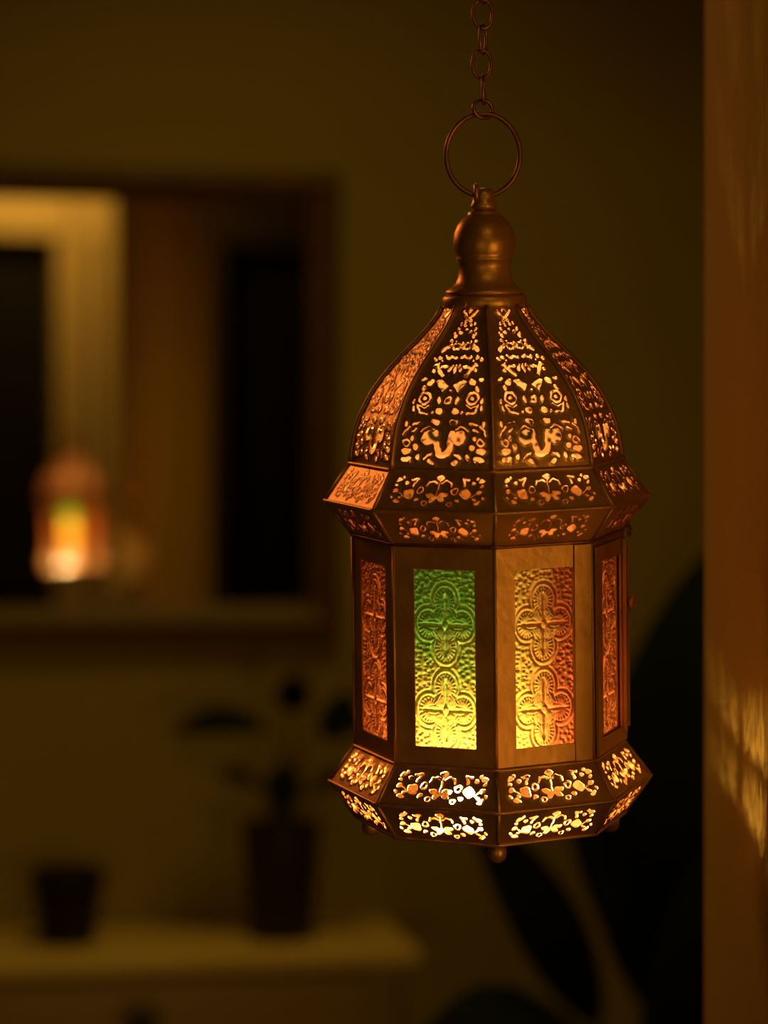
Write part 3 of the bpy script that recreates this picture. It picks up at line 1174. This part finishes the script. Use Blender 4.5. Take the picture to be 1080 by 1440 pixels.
cols = [[[bm.verts.new((x * f, y * f, z)) for z in (0.0, 0.0165)] for x, y in sh] for f in (1.0, 1.06)]
for k in range(8):
    for c, flip in ((cols[0], 1), (cols[1], -1)):
        bm.faces.new([c[k][0], c[k + 1][0], c[k + 1][1], c[k][1]][::flip])
    bm.faces.new((cols[0][k][1], cols[0][k + 1][1], cols[1][k + 1][1], cols[1][k][1]))
for k in (0, 8):
    bm.faces.new((cols[0][k][0], cols[0][k][1], cols[1][k][1], cols[1][k][0]))
from_bm('added_glare_tab', bm, M['tin'], cn)  # added hidden tab that blocks the flame's glare towards the mirror
fl = light('flame_light', 'POINT', (0, 0, 0), FLAME_W, FLAME_C, 0.0078)
fl.parent = cn
fl.location = (0, 0, FLAME[2] - 0.0007)

# ------------------------------------------------------------------ the chain
top = LM @ Vector((0, 0, RC + RRZ))
LK_L, LK_W, LK_R = 0.0129, 0.0094, 0.00070


def link_mesh(Lh, Wh, rad):
    bm = bmesh.new()
    pts = []
    for k in range(32):
        a = 2 * math.pi * k / 32
        ca, sa = math.cos(a), math.sin(a)
        pts.append((Wh * math.copysign(abs(ca) ** 0.85, ca), 0, Lh * sa))
    add_tube(bm, pts, rad, 10, closed=True)
    bmesh.ops.recalc_face_normals(bm, faces=bm.faces)
    me = bpy.data.meshes.new('chain_link')
    for f in bm.faces:
        f.smooth = True
    bm.to_mesh(me)
    bm.free()
    me.materials.append(M['brass_dark'])
    return me


lm = link_mesh(LK_L / 2 - LK_R, LK_W / 2 - LK_R, LK_R)
LOOP_W, LOOP_H = 0.0107, 0.0086
l0 = link_mesh(LOOP_H / 2 - LK_R, LOOP_W / 2 - LK_R, LK_R * 1.1)
PITCH = LK_L - 3.9 * LK_R
z0 = top.z - 0.0010 - LK_R * 1.1 + LOOP_H / 2 - LK_R
zs = [z0]
zz = z0 + LOOP_H / 2 - LK_R - 2.05 * LK_R + LK_L / 2 - LK_R
while zz + LK_L / 2 < CEIL - 0.014:
    zs.append(zz)
    zz += PITCH
ch = empty('lantern_chain', (top.x, top.y, top.z))
tag(ch, 'thin dark copper chain that the lantern hangs from', 'chain')
rng = random.Random(5)
for i, zz in enumerate(zs):
    o = link_obj('chain_link', lm if i else l0, (), ch)
    o.location = (0.0004 * rng.uniform(-1, 1), 0, zz - top.z)
    o.rotation_euler = (0, R(rng.uniform(-4, 4)), R((28 if i == 0 else 8 if i % 2 == 0 else 76) + rng.uniform(-9, 9)))
hk = empty('ceiling_hook', (top.x, top.y, CEIL))
tag(hk, 'small dark hook in the ceiling holding the chain', 'hook')
bm = bmesh.new()
add_lathe(bm, [(0.016, -0.0005), (0.016, -0.003), (0.006, -0.006), (0.0015, -0.007)], 24)
from_bm('hook_plate', bm, M['brass_dark'], hk, smooth=True)
ztop = zs[-1] + LK_L / 2 - CEIL
bm = bmesh.new()
rr = 0.0042
zc = ztop - 2.6 * LK_R + rr
pts = [(0, 0, -0.005), (0, 0, (zc + rr - 0.005) / 2 - 0.001)]
for k in range(20):
    a = R(90 + 320 * k / 19)
    pts.append((0, rr * math.cos(a), zc + rr * math.sin(a)))
add_tube(bm, pts, 0.0011, 8)
from_bm('hook_wire', bm, M['brass_dark'], hk, smooth=True)
